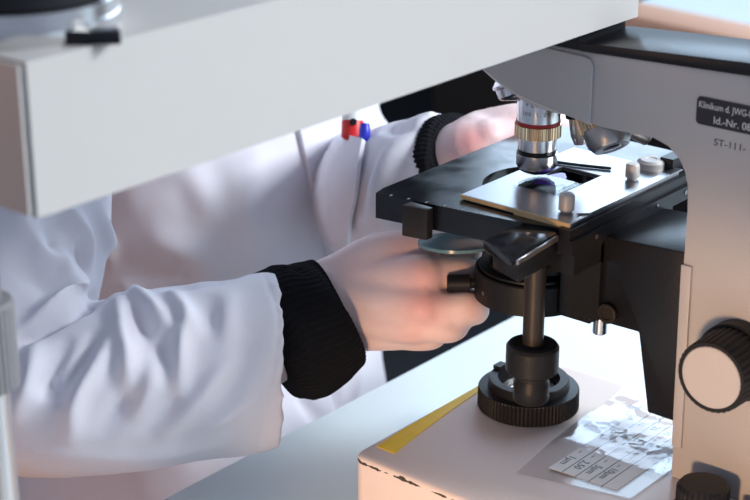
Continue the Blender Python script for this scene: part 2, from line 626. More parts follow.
# black cover plate along the top
bm = new()
prism(bm, [(-.0385, .2698), (-.0385, .2744), (-.235, .2858), (-.235, .2774)], YZ, -.0222, .0242, .0006, 2)
obj('top_plate', bm, bracketm, S, label='glossy black cover plate')
obj('tube_seat', box(new(), -.0205, .0225, -.0375, .019, .2685, .2802, .0006), black, S)
# raised cover strip on the limb
bm = new()
prism(bm, [(-.1054, .171), (-.1112, .171), (-.1128, .0692), (-.1072, .0692)], YZ, -0.0232, -0.0214, .0004)
obj('cover_strip', bm, armgrey, S)
# name plate and lettering on the arm
bm = new()
prism(bm, rrect(-.172, -.1072, .2452, .2592, .0022), YZ, -0.0221, -0.0214, .0002, 1, ang=60)
XD, YD = (0, -1, 0), (0, 0, 1)
text(bm, 'Klinikum d. JWG-Uni', .0047, (-.02216, -.1084, .2538), XD, YD, 1, sx=.80)
text(bm, 'Id.-Nr. 08', .0052, (-.02216, -.1168, .2471), XD, YD, 1)
obj('name_plate', bm, [plaque, ink_w], S, label='black plate with white lettering')
bm = new()
text(bm, 'ST-111-', .0049, (-.0216, -.1176, .2362), XD, YD, 0, sx=1.12)
obj('inventory_number', bm, ink_b, S, label='small dark stamped lettering')

# focus knob on the side of the limb
KX, KY, KZ = -.0515, -.1418, .1295
ax = (-1, 0, 0)
bm = new()
lathe(bm, (-.0214, KY, KZ), [(0, .0205), (.008, .0205), (.0085, .0198)], ax, 60)
obj('focus_collar', bm, blackmatt, S)
bm = new()
lathe(bm, (-.0299, KY, KZ), [(0, .0180), (.0008, .0192), (.0210, .0186), (.0216, .0180), (.0216, .0162), (.0208, .0160)], ax, 144, knurl=(.0008, .0210, 36, .0009))
kn = obj('focus_knob', bm, blackmatt, S, sharp=20)
obj('knob_cap', lathe(new(), (KX + .0008, KY, KZ), [(0, .0160), (.0006, .0160), (.0010, .0155)], ax, 64), knobwhite, kn, label='pale round cap')
# small dial standing on the foot
bm = new()
lathe(bm, (-.042, -.1375, .05), [(0, .0150), (.002, .0150), (.0022, .0136), (.0135, .0136), (.0158, .0118), (.0162, 0)], seg=96, knurl=(.0022, .0135, 32, .0006))
obj('lamp_dial', bm, black, S, sharp=20)
obj('rocker_switch', box(new(), -.044, -.030, -.168, -.1535, .05, .0565, .0015), greym, S)

# field lens on the foot
bm = new()
lathe(bm, (0, 0, .05), [(0, .0283), (.0006, .0292), (.0115, .0290), (.0122, .0284), (.0124, .0233), (.0172, .0230), (.0178, .0225),
                        (.0178, .0178), (.013, .0172), (.006, .0172)], seg=240, knurl=(.0006, .0115, 80, .0006))
fl_ = obj('field_lens_ring', bm, black, S, sharp=25)
bm = new()
lathe(bm, (0, 0, .0555), [(0, .0172), (.0042, .0172), (.0046, .0160), (.0024, .0150)], seg=48)
obj('lens_rim', bm, chrome, fl_)
obj('lens', lathe(new(), (0, 0, .0552), [(0, .0148), (.0018, .0148), (.0034, .010), (.0040, 0)], seg=48), lensm, fl_)
obj('index_tab', box(new(), -.0035, .0035, .0178, .0228, .0676, .0698, .0005), black, fl_)

# stage bracket on the limb
bm = new()
prism(bm, [(-.057, .1735), (-.1062, .1765), (-.107, .0815), (-.0895, .0815), (-.0812, .1255), (-.0574, .1250)], YZ, -.0195, .0385, .001, 2)
brk = obj('stage_bracket', bm, bracketm, S)
bm = new()
box(bm, -.0215, .019, -.0572, -.050, .126, .1695, .0008)
box(bm, -.0195, .017, -.0502, -.043, .1235, .1695, .0008)
box(bm, -.0175, .015, -.0434, -.030, .121, .166, .0008)
obj('condenser_slide', bm, blackmatt, S)
bm = new()
lathe(bm, (-.0212, -.0630, .132), [(0, .0055), (.0016, .0055), (.002, .005), (.002, .0035), (.0012, .003)], ax, 36)
obj('pivot_screw', bm, bronze, brk, label='dark bronze pivot screw')
obj('stop_screw', lathe(new(), (-.008, -.0505, .1245), [(0, .0040), (-.0115, .0040), (-.012, .0036)], seg=32), silver, brk, label='bare steel screw')

# condenser carrier ring with set screws, and condenser
bm = new()
prof = [(.1185, .0315), (.1190, .0325), (.1352, .0325), (.1360, .0318), (.1360, .0262), (.131, .0258), (.1185, .0258)]
lathe(bm, (0, 0, 0), prof, seg=96)
box(bm, -.0150, .0150, -.048, -.029, .1195, .1350, .001)
cr = obj('condenser_carrier', bm, blackmatt, S)
dscr = V((-.62, .78, -.02)).normalized()
bm = new()
c0 = V((0, 0, .1262)) + dscr * .0320
lathe(bm, c0, [(0, .0026), (.003, .0030), (.0031, .0050), (.0150, .0050), (.0158, .0043)], dscr, 48)
obj('centring_screw', bm, blackmatt, cr)
obj('pin_hole', lathe(new(), V((0, 0, .1262)) + V((-.93, .36, 0)).normalized() * .0322, [(0, .0012), (.0006, .0012)], (-.93, .36, 0), 16), lensm, cr)
bm = new()
lathe(bm, (0, 0, 0), [(.116, .020), (.1165, .0215), (.1325, .0235), (.1375, .0250), (.1395, .0250), (.1398, .0225), (.158, .0225), (.1585, .0215), (.166, .0200), (.172, .0180), (.181, .0150), (.1835, .0090), (.1836, .0)], seg=72)
cd = obj('condenser', bm, black, S)
obj('iris_ring', lathe(new(), (0, 0, 0), [(.1362, .0255), (.1364, .0300), (.1378, .0300), (.1380, .0255)], seg=72), bracketm, cd)
obj('filter_holder', lathe(new(), (.004, -.006, 0), [(.1415, .0232), (.1418, .0278), (.150, .0278), (.1503, .0232)], seg=72), blackmatt, cd)

# stage
bm = new()
ring_with_hole(bm, [(-.0692, .0565), (-.0560, -.0298), (-.0500, -.0500), (.098, -.0500), (.098, .0605), (-.06, .0588)], (0, -.004), .0325, .1708, .185)
# light scale marks engraved along the front edge
for k in range(6):
    t = .10 + k * .125
    px, py = -.0692 + (.0132) * t, .0565 - .0863 * t
    box(bm, px + .0004, px + .0022, py - .0004, py + .0004, .18495, .18515, 0, mi=1)
stg = obj('stage', bm, [stagem, ink_w], S)
bm = new()
box(bm, -.047, .050, -.0572, -.040, .1595, .1722, .001)
obj('stage_mount', bm, black, S)
# stage rail on the right with its screw holes, and the guide bar reaching out of the front
bm = new()
box(bm, -.052, .1025, -.0572, -.0500, .1722, .1856, .0007)
box(bm, -.052, .1025, -.0590, -.0572, .1722, .1800, .0004)
rail = obj('stage_rail', bm, black, S)
for k in range(5):
    x = -.03 + k * .03
    obj('rail_screw', lathe(new(), (x, -.0590, .1768), [(0, .0014), (.0004, .0014), (.0004, .0007)], (0, -1, 0), 16), lensm, rail)
bm = new()
prism(bm, [(-.0868, -.0285), (-.0972, -.0545), (-.0545, -.0512), (-.0500, -.0300)], XY, .1786, .184, .0006, 2)
gb = obj('guide_bar', bm, stagem, S)
bm = new()
prism(bm, [(-.0962, -.0553), (-.0555, -.0518), (-.0555, -.0529), (-.0960, -.0566)], XY, .1802, .1833, .0003, 1)
obj('bar_edge', bm, platem, gb, label='bright metal edge strip')
bm = new()
prism(bm, [(-.0780, -.0285), (-.0868, -.0505), (-.0420, -.0485), (-.0420, -.0285)], XY, .1665, .1786, .0008, 2)
obj('bar_block', bm, black, gb)
# stage stop on the left front edge
bm = new()
prism(bm, [(-.0740, .0345), (-.0716, .0195), (-.0660, .0195), (-.0660, .0345)], XY, .1672, .1846, .0008)
obj('stage_stop', bm, bronze, S, label='brown bronze block')

# coaxial stage drive hanging under the guide bar
SX, SY = -.0555, -.0395
bm = new()
lathe(bm, (SX, SY, 0), [(.1190, .0056), (.1668, .0056)], seg=40)
dr = obj('drive_shaft', bm, bronze, S, label='dark vertical shaft')
bm = new()
lathe(bm, (SX, SY, 0), [(.1036, .0100), (.1040, .0130), (.1050, .0140), (.1180, .0140), (.1196, .0128), (.1200, .0110), (.1192, .0092), (.1192, .0058)], seg=64)
obj('upper_drive_knob', bm, blackmatt, dr)
bm = new()
lathe(bm, (SX, SY, 0), [(.0865, .0060), (.0868, .0088), (.0880, .0096), (.0975, .0096), (.0985, .0090), (.1005, .0090), (.1010, .0097), (.1038, .0097)], seg=64)
obj('lower_drive_knob', bm, blackmatt, dr)

# slide holder plate with opening, thumb nuts, washer and clip
bm = new()
plate_rect_hole(bm, -.0480, .0590, -.0548, .0152, -.0165, .0262, -.0250, .0005, .1855, .1880)
bev(bm, bm.faces[:], .0004, 1)
hp = obj('slide_holder', bm, platem, S, label='satin metal holder plate')


def thumb(c, r, h):
    return lathe(new(), (*c, .188), [(0, r * .72), (.0012, r * .72), (.0013, r), (h - .0012, r), (h, r * .82), (h + .0002, 0)], seg=48)


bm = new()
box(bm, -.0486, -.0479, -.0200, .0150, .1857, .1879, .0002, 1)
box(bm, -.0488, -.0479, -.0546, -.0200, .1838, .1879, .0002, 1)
obj('holder_edge', bm, lamplit, hp, label='front edge coloured with warm lamp light')
obj('thumb_nut', thumb((-.0345, -.0430), .0042, .0098), nutm, hp)
obj('thumb_nut', thumb((.0320, -.0412), .0039, .0090), nutm, hp)
obj('pressure_washer', lathe(new(), (.0560, -.0385, .188), [(0, .0078), (.0036, .0078), (.0050, .0062), (.0050, .0032), (.0046, .003), (.0046, .0)], seg=48), nutm, hp)
bm = new()
box(bm, .0580, .0790, -.0510, -.0430, .1862, .1945, .0006)
obj('clip_block', bm, black, hp)
bm = new()
prism(bm, [(-.030, -.0552), (.0620, -.0552), (.0620, -.0500), (-.036, -.0500)], XY, .1882, .1890, .0002, 1)
obj('scale_strip', bm, platem, hp)
bm = new()
prism(bm, [(-.0480, -.0350), (-.0440, -.0535), (-.0330, -.0535), (-.0330, -.0350)], XY, .1840, .1856, .0003, 1)
obj('holder_foot', bm, platem, hp)
# curved spring arm of the holder, behind the slide
bm = new()
limb(bm, [(.0270, .0070, .1890, .0009), (.0295, -.003, .1890, .0009), (.0330, -.013, .1890, .0009), (.0372, -.0235, .1890, .0009)], 10, 4)
obj('spring_arm', bm, black, hp)

# nosepiece and objectives
bm = new()
tax = V((0, -.42, -.90)).normalized()
tc = V((.0066, .0055, .2450))
lathe(bm, tc, [(-.014, .0215), (-.004, .0225), (.000, .0262), (.0014, .0262), (.0020, .0250), (.0065, .0250), (.0080, .0238), (.0105, .0165), (.0125, .010), (.0128, 0)], tax, 64)
nose = obj('nosepiece', bm, silver, S, label='bare metal revolving nosepiece')


def objective(name, base, axis, prof, parts, label=None):
    o = obj(name, lathe(new(), base, prof, axis, 64), darksteel, nose, label=label)
    for nm, pr, kn_, m, lb in parts:
        obj(nm, lathe(new(), base, pr, axis, 120 if kn_ else 64, knurl=kn_), m, o, sharp=20 if kn_ else 35, label=lb)
    return o


DN = (0, 0, -1)
bm = new()
lathe(bm, (0, 0, .2386), [(0, .0105), (.0040, .0117), (.0178, .0117), (.0180, .0108), (.0200, .0108), (.0262, .0110), (.0268, .0104),
                          (.0335, .0104), (.0340, .0096), (.0355, .0096), (.0358, .0112), (.0425, .0112), (.0440, .0104), (.0452, .0070), (.0470, .0050), (.0474, 0)], DN, 72)
for s, dy, sz in (('PLAN', .0075, .0042), ('100/1,25', .0125, .0030)):
    # engraved lettering wrapped round the barrel, facing the front
    a0 = math.atan2(-.45, -.9)
    w = sz * .68
    for i, ch in enumerate(s):
        a = a0 + (i - (len(s) - 1) / 2) * w / .0117
        rd = V((math.cos(a), math.sin(a), 0))
        tx = V((-math.sin(a), math.cos(a), 0))
        p = V((0, 0, .2386 - dy)) + rd * .01172 - tx * sz * .3
        if ch != '/':
            text(bm, ch, sz, p, tx, (0, 0, 1), 1, extrude=.00005)
ob1 = obj('objective', bm, [chrome, ink_b], nose)
obj('colour_band', lathe(new(), (0, 0, .2386), [(.0172, .0116), (.0172, .0120), (.0190, .0120), (.0190, .0110)], DN, 64), redm, ob1, label='red band')
obj('grip_ring', lathe(new(), (0, 0, .2386), [(.0191, .0112), (.0193, .0127), (.0262, .0127), (.0266, .0112)], DN, 160, knurl=(.0193, .0262, 40, .0006)), goldm, ob1, sharp=20, label='ribbed metal ring')
obj('slot_ring', lathe(new(), (0, 0, .2386), [(.0333, .0102), (.0334, .0106), (.0354, .0104), (.0355, .0100)], DN, 64), black, ob1)
obj('front_lens', lathe(new(), (0, 0, .2386), [(.0449, .0100), (.0462, .0082), (.0476, .0045), (.0478, .0)], DN, 48), lensm, ob1)

a2 = V((-.24, -.59, -.83)).normalized()
b2 = V((.0000, -.0345, .2412))
o2 = objective('objective', b2, a2, [(-.006, .0085), (.003, .0095), (.0065, .0120), (.0085, .0124), (.0180, .0124), (.0262, .0120), (.0300, .0095), (.0305, .007), (.0300, .0055)],
               [('grip_ring', [(.0095, .0120), (.0097, .0134), (.0190, .0134), (.0194, .0120)], (.0097, .0190, 40, .0007), goldm, None),
                ('front_lens', [(.0295, .0058), (.0304, .0045), (.0307, 0)], None, lensm, None)], label='stubby tilted steel objective')
o5 = objective('objective', V((.0200, -.0095, .2360)), V((.02, -.16, -1)).normalized(), [(0, .0060), (.012, .0060), (.0122, .0052), (.026, .0050), (.031, .0036), (.0315, 0)],
               [('grip_ring', [(.010, .0058), (.0102, .0066), (.016, .0066), (.0162, .0058)], (.0102, .016, 40, .0004), blackmatt, None)], label='slim dark objective')
a3 = V((0.35, -.80, -.45)).normalized()
b3 = V((.0085, -.0270, .2345))
objective('objective', b3, a3, [(0, .0075), (.010, .0080), (.0260, .0075), (.0270, .0060), (.036, .0056), (.0375, .0045), (.0378, 0)],
          [('grip_ring', [(.014, .0074), (.0142, .0084), (.021, .0084), (.0212, .0074)], (.0142, .021, 40, .0005), goldm, None)], label='slim tilted objective')

# ================================================================== BRIDGE (discussion tube) above the stage
BRG = thing('viewing_bridge', (-.35, .028, 0), 'long white rectangular bridge tube crossing above the microscope stage on a grey post', 'microscope attachment')
bm = new()
box(bm, -.3752, .0232, -.0442, .0500, .2802, .3370, .0011, 3)
obj('housing', bm, beamwhite, BRG)
obj('end_cover', box(new(), -.3776, -.3755, -.0425, .0485, .2812, .3360, .0006), beamwhite, BRG)
cx, cy = -.3430, .0000
bm = new()
lathe(bm, (cx, cy, .3370), [(0, .0372), (.0016, .0382), (.0060, .0382), (.0066, .0374), (.0120, .0374), (.0126, .0366)], seg=96)
mt = obj('mounting_ring', bm, chrome, BRG, label='bright metal ring')
bm = new()
lathe(bm, (cx, cy, .3496), [(0, .0350), (.0010, .0372), (.030, .0378), (.032, .035), (.032, .022), (.006, .020)], seg=96)
obj('tube_socket', bm, black, BRG, label='black round socket')
bm = new()
lv = V((cx, cy, .3422))
rad = V((RT.x * .72 - FH.x * .70, RT.y * .72 - FH.y * .70, 0)).normalized()
bm = new()
p0, p1 = V((-.3555, -.0260, 0)), V((-.3390, -.0475, 0))
dv = (p1 - p0).normalized(); nv = V((-dv.y, dv.x, 0))
lo = [p0 - nv * .004, p1 - nv * .0035 + dv * .004, p1 + nv * .004 + dv * .002, p0 + nv * .004]
prism(bm, [(q.x, q.y) for q in lo], XY, .3374, .3424, .0008)
obj('clamp_lever', bm, black, BRG)
bm = new()
lathe(bm, (-.3500, .0280, 0), [(0, .034), (.006, .034), (.008, .031), (.0085, .0085), (.2802, .0080)], seg=40)
obj('post', bm, polem, BRG, label='grey steel post')
bm = new()
lathe(bm, (-.3500, .0280, 0), [(.183, .0085), (.1835, .0128), (.2195, .0128), (.2215, .0118), (.2218, .0082)], seg=96, knurl=(.1835, .2195, 32, .0006))
obj('post_collar', bm, greym, BRG, sharp=20, label='ribbed grey collar')

# ================================================================== SPECIMEN SLIDE
SLD = thing('specimen_slide', (.0125, -.0122, .188), 'small glass slide with a violet stained specimen under the objective', 'microscope slide')
obj('glass', box(new(), -.0190, .0050, -.0262, .0017, .1881, .1891, .0002, 1), glassm, SLD)
bm = new()
random.seed(3)
pts = []
for k in range(22):
    a = 2 * PI * k / 22
    r = 1 + .22 * math.sin(3 * a + 1) + .12 * random.uniform(-1, 1)
    pts.append((.000 + .0115 * r * math.cos(a), -.0105 + .0075 * r * math.sin(a)))
prism(bm, pts, XY, .18912, .18926)
obj('stained_specimen', bm, purple, SLD, label='violet specimen')
obj('cover_glass', box(new(), -.0130, .0045, -.0230, .0005, .18928, .18945, 0), glassm, SLD)

# ================================================================== SCALE CARD AND CRINKLED FILM ON THE FOOT
CRD = thing('scale_card', (-.015, -.071, .0501), 'clear plastic card with a printed micrometre scale label lying on the microscope foot', 'card')
bm = new()
cardpts = [(-.0705, -.0425), (-.0560, -.1040), (.0420, -.1040), (.0500, -.0560), (.0150, -.0325), (-.0300, -.0365)]
prism(bm, cardpts, XY, .0502, .0509, .0002, 1)
obj('clear_sheet', bm, clearcard, CRD)
bm = new()
LX0, LX1 = -.0565, .040
LY = [-.0530, -.0612, -.0694, -.0776, -.0858, -.0940]
prism(bm, [(LX0, LY[0]), (LX0 + .003, LY[-1]), (LX1, LY[-1]), (LX1, LY[0])], XY, .0510, .05112)
for y in LY[1:-1]:
    box(bm, LX0 + .001, LX1, y - .00022, y + .00022, .05112, .0512, 0, mi=1)
lines = ('1µm', '2,50', '5µm', '10µm')
for i, s in enumerate(lines):
    text(bm, s, .0062, (-.0370 + .003 * (i == 3), LY[i] - .0015, .05113), (-1, 0, 0), (0, -1, 0), 1, sx=1.0)
    text(bm, '–', .0062, (-.0290, LY[i] - .0015, .05113), (-1, 0, 0), (0, -1, 0), 1)
for i, s in enumerate(('4', '10', '25', '40')):
    text(bm, s, .0058, (.004, LY[i] - .0015, .05113), (-1, 0, 0), (0, -1, 0), 1)
    text(bm, s, .0058, (.022, LY[i] - .0015, .05113), (-1, 0, 0), (0, -1, 0), 1)
obj('printed_label', bm, [paper, ink_b], CRD, label='white paper label with printed rows')
# crinkled clear film over the rear half
bm = new()
NX, NY = 60, 60
grid = []
for i in range(NX + 1):
    row = []
    for j in range(NY + 1):
        u, v = i / NX, j / NY
        y0 = -.0400 + .008 * u
        x = -.0270 + .080 * u
        y = y0 + (-.1048 - y0) * v
        n = noise.fractal(V((x * 38, y * 60, 3.1)), 0.7, 2.2, 4)
        z = .0517 + .0009 * max(0, n + .35) + .0003 * math.sin(x * 190 + 2 * n)
        row.append(bm.verts.new((x, y, z)))
    grid.append(row)
for i in range(NX):
    for j in range(NY):
        bm.faces.new((grid[i][j], grid[i + 1][j], grid[i + 1][j + 1], grid[i][j + 1]))
ret = bmesh.ops.extrude_face_region(bm, geom=bm.faces[:])
bmesh.ops.translate(bm, vec=(0, 0, .0002), verts=[g for g in ret['geom'] if isinstance(g, bmesh.types.BMVert)])
flm = obj('plastic_sleeve', bm, crinkle, origin=(.012, -.072, .0515), sharp=60)
setp(flm, 'crinkled shiny clear plastic sleeve over the far half of the scale card', 'plastic sleeve')

# ================================================================== PERSON
PER = thing('person', (.11, .39, -Z0), 'person in a white lab coat over a dark knit sweater reaching to the microscope stage', 'person')


def A(x, y, d, r):
    return (*at(x, y, d), r)


def P(v, r):
    return (*v, r)


f_dir = V((.242, -.970, 0)); l_dir = V((.970, .242, 0))
TC = V((.1135, .3828, 0))
SHR, SHL = V((-.036, .350, .275)), V((.268, .420, .275))
EL_R = (-18, 375, .965)
EL_L = (338, 205, 1.27)

bm = new()
# trunk
S_ = [(-.26, .135, .095), (-.18, .14, .10), (-.05, .125, .09), (.08, .13, .09), (.2, .135, .085), (.27, .11, .07), (.31, .06, .055)]
loft(bm, [[TC + l_dir * a * math.cos(t) + f_dir * b * math.sin(t) + V((0, 0, z)) for t in [2 * PI * k / 24 for k in range(24)]] for z, a, b in S_])
# neck and head
limb(bm, [P(TC + V((0, 0, .28)), .055), P(TC + f_dir * .015 + V((0, 0, .345)), .052), P(TC + f_dir * .03 + V((0, 0, .41)), .055)])
HC = TC + f_dir * .045 + V((0, 0, .475))
hf = (f_dir + V((0, 0, -.45))).normalized(); hl = l_dir; hu = hl.cross(hf) * -1
if hu.z < 0:
    hu = -hu
HR = []
for k in range(17):
    t = -1 + 2 * k / 16
    w = math.sqrt(max(.0008, 1 - t * t))
    jaw = 1 - .28 * max(0, -t - .1)
    HR.append([HC + hu * t * .118 + hl * math.cos(a) * .074 * w * jaw + hf * (math.sin(a) * .093 * w * (jaw if math.sin(a) < 0 else 1) + .012 * max(0, -t)) for a in [2 * PI * j / 28 for j in range(28)]])
loft(bm, HR)
FC = HC + hf * .088
limb(bm, [P(FC + hu * .012, .009), P(FC - hu * .012 + hf * .010, .011), P(FC - hu * .028 + hf * .014, .014)], 12, 3)          # nose
limb(bm, [P(FC - hu * .058 + hl * .02 - hf * .006, .006), P(FC - hu * .058 + hf * .000, .009), P(FC - hu * .058 - hl * .02 - hf * .006, .006)], 12, 3)   # lips
for s in (-1, 1):
    limb(bm, [P(HC + hl * s * .074 + hu * .02 - hf * .01, .012), P(HC + hl * s * .079 - hf * .012, .013), P(HC + hl * s * .074 - hu * .025 - hf * .004, .009)], 12, 3)
# right arm and hand
limb(bm, [P(SHR + V((.02, .01, -.02)), .036), A(5, 150, 1.03, .044), A(-10, 372, .965, .040), A(110, 380, .962, .036), A(220, 352, .972, .033), A(296, 318, .985, .028), A(330, 306, .985, .026)])
wr = [(330, 278, .985), (330, 295, .978), (330, 313, .979), (330, 330, .986)]
mc = [(424, 275, .9590, .0120), (423, 307, .9550, .0120), (412, 326, .9610, .0108), (397, 334, .973, .0096)]
for w, m in zip(wr, mc):
    mid = [(w[i] * .45 + m[i] * .55) for i in range(3)]
    limb(bm, [A(*w, .0128), A(mid[0], mid[1], mid[2] + .0012, .0112), A(*m)])
for y in (272, 290, 306, 322):                                       # palm
    limb(bm, [A(338, 296 + (y - 298) * .6, .993, .016), A(380, y, .985, .0155), A(410, y + 1, .978, .0125)])
# index, middle, ring, little finger and thumb
limb(bm, [A(424, 275, .9600, .0112), A(447, 272, .9640, .0090), A(466, 275, .970, .0096), A(482, 277, .990, .0080), A(488, 282, 1.008, .0070)])
limb(bm, [A(423, 307, .9560, .0112), A(447, 308, .9550, .0090), A(468, 307, .957, .0098), A(475, 311, .970, .0082), A(466, 314, .988, .0072)])
limb(bm, [A(413, 325, .9620, .0098), A(432, 328, .9570, .0084), A(449, 328, .958, .0087), A(456, 325, .970, .0078), A(446, 322, .984, .0068)])
limb(bm, [A(398, 334, .973, .0090), A(416, 338, .970, .0077), A(431, 337, .971, .0077), A(436, 333, .981, .0068), A(428, 329, .990, .0060)])
limb(bm, [A(346, 275, .985, .0150), A(376, 256, .980, .0130), A(408, 249, .978, .0112), A(438, 247, .981, .0094), A(468, 251, .984, .0086)])
# left arm and hand
limb(bm, [P(SHL + V((-.03, 0, -.02)), .034), A(285, 20, 1.37, .038), A(315, 130, 1.36, .036), A(365, 192, 1.30, .034), A(385, 194, 1.17, .031), A(402, 188, 1.09, .028), A(432, 176, 1.052, .026), A(456, 162, 1.036, .0235), A(470, 155, 1.028, .0225)])
lm = [(484, 131, 1.035, .0125), (492, 139, 1.028, .0125), (492, 151, 1.028, .012), (486, 162, 1.032, .011)]
for (wx, wy), m in zip(((464, 143), (465, 152), (465, 161), (463, 168)), lm):
    limb(bm, [A(wx, wy, 1.030, .0140), A((wx + m[0]) / 2, (wy + m[1]) / 2 - 1, 1.030, .0140), A(*m)])
limb(bm, [A(478, 130, 1.035, .0120), A(520, 119, 1.035, .0100), A(556, 121, 1.05, .0090), A(580, 134, 1.062, .0080)])
limb(bm, [A(486, 139, 1.02, .0120), A(528, 128, 1.044, .0100), A(566, 130, 1.068, .0090), A(590, 141, 1.080, .0080)])
limb(bm, [A(490, 151, 1.030, .0115), A(525, 141, 1.056, .0096), A(560, 143, 1.078, .0088), A(578, 151, 1.090, .0075)])
limb(bm, [A(484, 161, 1.034, .0105), A(510, 154, 1.060, .0085), A(534, 155, 1.080, .0078), A(548, 160, 1.092, .0070)])
limb(bm, [A(468, 148, 1.05, .0130), A(484, 133, 1.06, .0115), A(512, 133, 1.065, .0095), A(536, 140, 1.066, .0085)])
body_me = evaluated(bm, [('REMESH', dict(mode='VOXEL', voxel_size=.0020)), ('SMOOTH', dict(factor=.5, iterations=4))])
bc = np.empty(len(body_me.vertices) * 3); body_me.vertices.foreach_get('co', bc); bc = bc.reshape(-1, 3)
flush = np.zeros(len(bc))
for k in [(*at(424, 277, .950), .014, .6), (*at(423, 308, .946), .014, .6), (*at(414, 330, .955), .009, .5), (*at(468, 277, .955), .009, .35), (*at(474, 310, .945), .008, .35),
          (*at(472, 141, 1.005), .013, .95), (*at(405, 250, .968), .012, .35), (*at(520, 130, 1.02), .012, .4)]:
    flush = np.maximum(flush, k[4] * np.exp(-((bc - np.array(k[:3])) ** 2).sum(1) / k[3] ** 2))
fa = body_me.attributes.new('flush', 'FLOAT', 'POINT')
fa.data.foreach_set('value', flush)
body = obj('body', body_me, skin, PER, sharp=180)
for s in (-1, 1):
    e = HC + hf * .0745 + hl * s * .029 + hu * .012
    ey = obj('eye', lathe(new(), e - hf * .012, [(0, 0), (.0008, .005), (.004, .0095), (.012, .0115), (.0185, .0088), (.0213, .0050)], hf, 24), eyem, PER)
    obj('iris', lathe(new(), e - hf * .012, [(.0211, .0052), (.0222, .003), (.0225, 0)], hf, 24), irism, ey)
# hair
bm = new()
rows = []
for k in range(14):
    t = 1 - 1.45 * k / 13
    w = math.sqrt(max(.0006, 1 - t * t))
    row = []
    for j in range(48):
        a = 2 * PI * j / 48
        front = max(0, math.sin(a))
        tt = max(t, .45 * front + (-.6) * (1 - front))
        ww = math.sqrt(max(.0006, 1 - tt * tt))
        g = 1.07 + .012 * math.sin(j * 5.1)
        row.append(HC + hu * tt * .124 + (hl * math.cos(a) * .074 + hf * math.sin(a) * .093) * ww * g)
    rows.append(row)
loft(bm, rows)
obj('hair', bm, hairm, PER, sharp=180)


# ---- lab coat
def oval(c, t, ra, rb, x0, n=40):
    t = V(t).normalized()
    x = (V(x0) - t * V(x0).dot(t)).normalized()
    y = t.cross(x)
    return [V(c) + x * math.cos(2 * PI * k / n) * ra + y * math.sin(2 * PI * k / n) * rb for k in range(n)]


def sleeve(bm, pts, n=6, lean=0.0, back=0.0):
    """closed tube whose last end is turned inwards like an open cuff"""
    S = spline(pts, n)
    rings = []
    x = V((0, 0, 1))
    T = None
    for i, s in enumerate(S):
        t = V((S[min(i + 1, len(S) - 1)] - S[max(i - 1, 0)])[:3]).normalized()
        rings.append(oval(s[:3], t, s[3], s[3] * .94, x))
        T = t
    e = V(S[-1][:3]); r = S[-1][3]
    rings.append(oval(e + T * .001, T, r - .004, (r - .004) * .94, x))
    rings.append(oval(e - T * .003, T, r - .0095, (r - .0095) * .94, x))
    rings.append(oval(e - T * .024, T, r - .012, (r - .012) * .94, x))
    for ri, k in ((-5, .45), (-4, 1), (-3, 1), (-2, 1), (-1, 1)):     # hem cut at a slant
        rings[ri] = [p + T * k * (lean * (p - e).dot(UP) - back) for p in rings[ri]]
    loft(bm, rings)


bm = new()
CT = [(-.355, .185, .148), (-.30, .180, .145), (-.20, .172, .135), (-.10, .158, .118), (.0, .152, .112), (.10, .155, .114), (.18, .160, .112), (.24, .150, .098), (.285, .110, .08), (.315, .072, .066), (.33, .062, .06)]
sq = lambda q: math.copysign(abs(q) ** .72, q)              # chest a little flatter than an ellipse
loft(bm, [[TC + l_dir * a * sq(math.cos(t)) + f_dir * b * sq(math.sin(t)) + V((0, 0, z)) for t in [2 * PI * k / 48 for k in range(48)]] for z, a, b in CT])
sleeve(bm, [P(SHR + V((.04, 0, -.005)), .060), A(12, 30, 1.05, .062), A(14, 190, 1.015, .062), A(-6, 330, .975, .060), A(20, 381, .958, .0515), A(105, 388, .952, .0490), A(195, 371, .958, .0505), A(279, 360, .966, .0520)], lean=.09, back=.001)
sleeve(bm, [P(SHL + V((-.04, 0, -.005)), .060), A(285, 20, 1.37, .052), A(315, 130, 1.36, .052), A(365, 190, 1.30, .049), A(385, 194, 1.17, .046), A(402, 188, 1.09, .0430), A(429, 178, 1.055, .0400), A(454, 168, 1.040, .0365)])
# lap of the coat over the thighs
limb(bm, [P(TC + V((-.085, 0, -.26)), .10), P(TC + V((-.11, -.14, -.245)), .092), P(V((-.03, .10, -.215)), .085), P(V((-.03, -.03, -.225)), .08)], 28)
limb(bm, [P(TC + V((.075, 0, -.27)), .10), P(TC + V((.07, -.14, -.265)), .085), P(V((.16, .08, -.235)), .08), P(V((.15, -.03, -.24)), .078)], 28)
coat_me = evaluated(bm, [('REMESH', dict(mode='VOXEL', voxel_size=.0042)), ('SMOOTH', dict(factor=.5, iterations=9)), ('SUBSURF', dict(levels=1, render_levels=1))])

# folds: each is a line on the cloth with a height and a width
co = np.empty(len(coat_me.vertices) * 3)
coat_me.vertices.foreach_get('co', co)
co = co.reshape(-1, 3)
no = np.empty(len(coat_me.vertices) * 3)
coat_me.vertices.foreach_get('normal', no)
no = no.reshape(-1, 3)
bt = BVHTree.FromPolygons([V(c) for c in co], [tuple(p.vertices) for p in coat_me.polygons])


def on_cloth(x, y):
    h = bt.ray_cast(CAM, ray(x, y).normalized())
    return h[0]


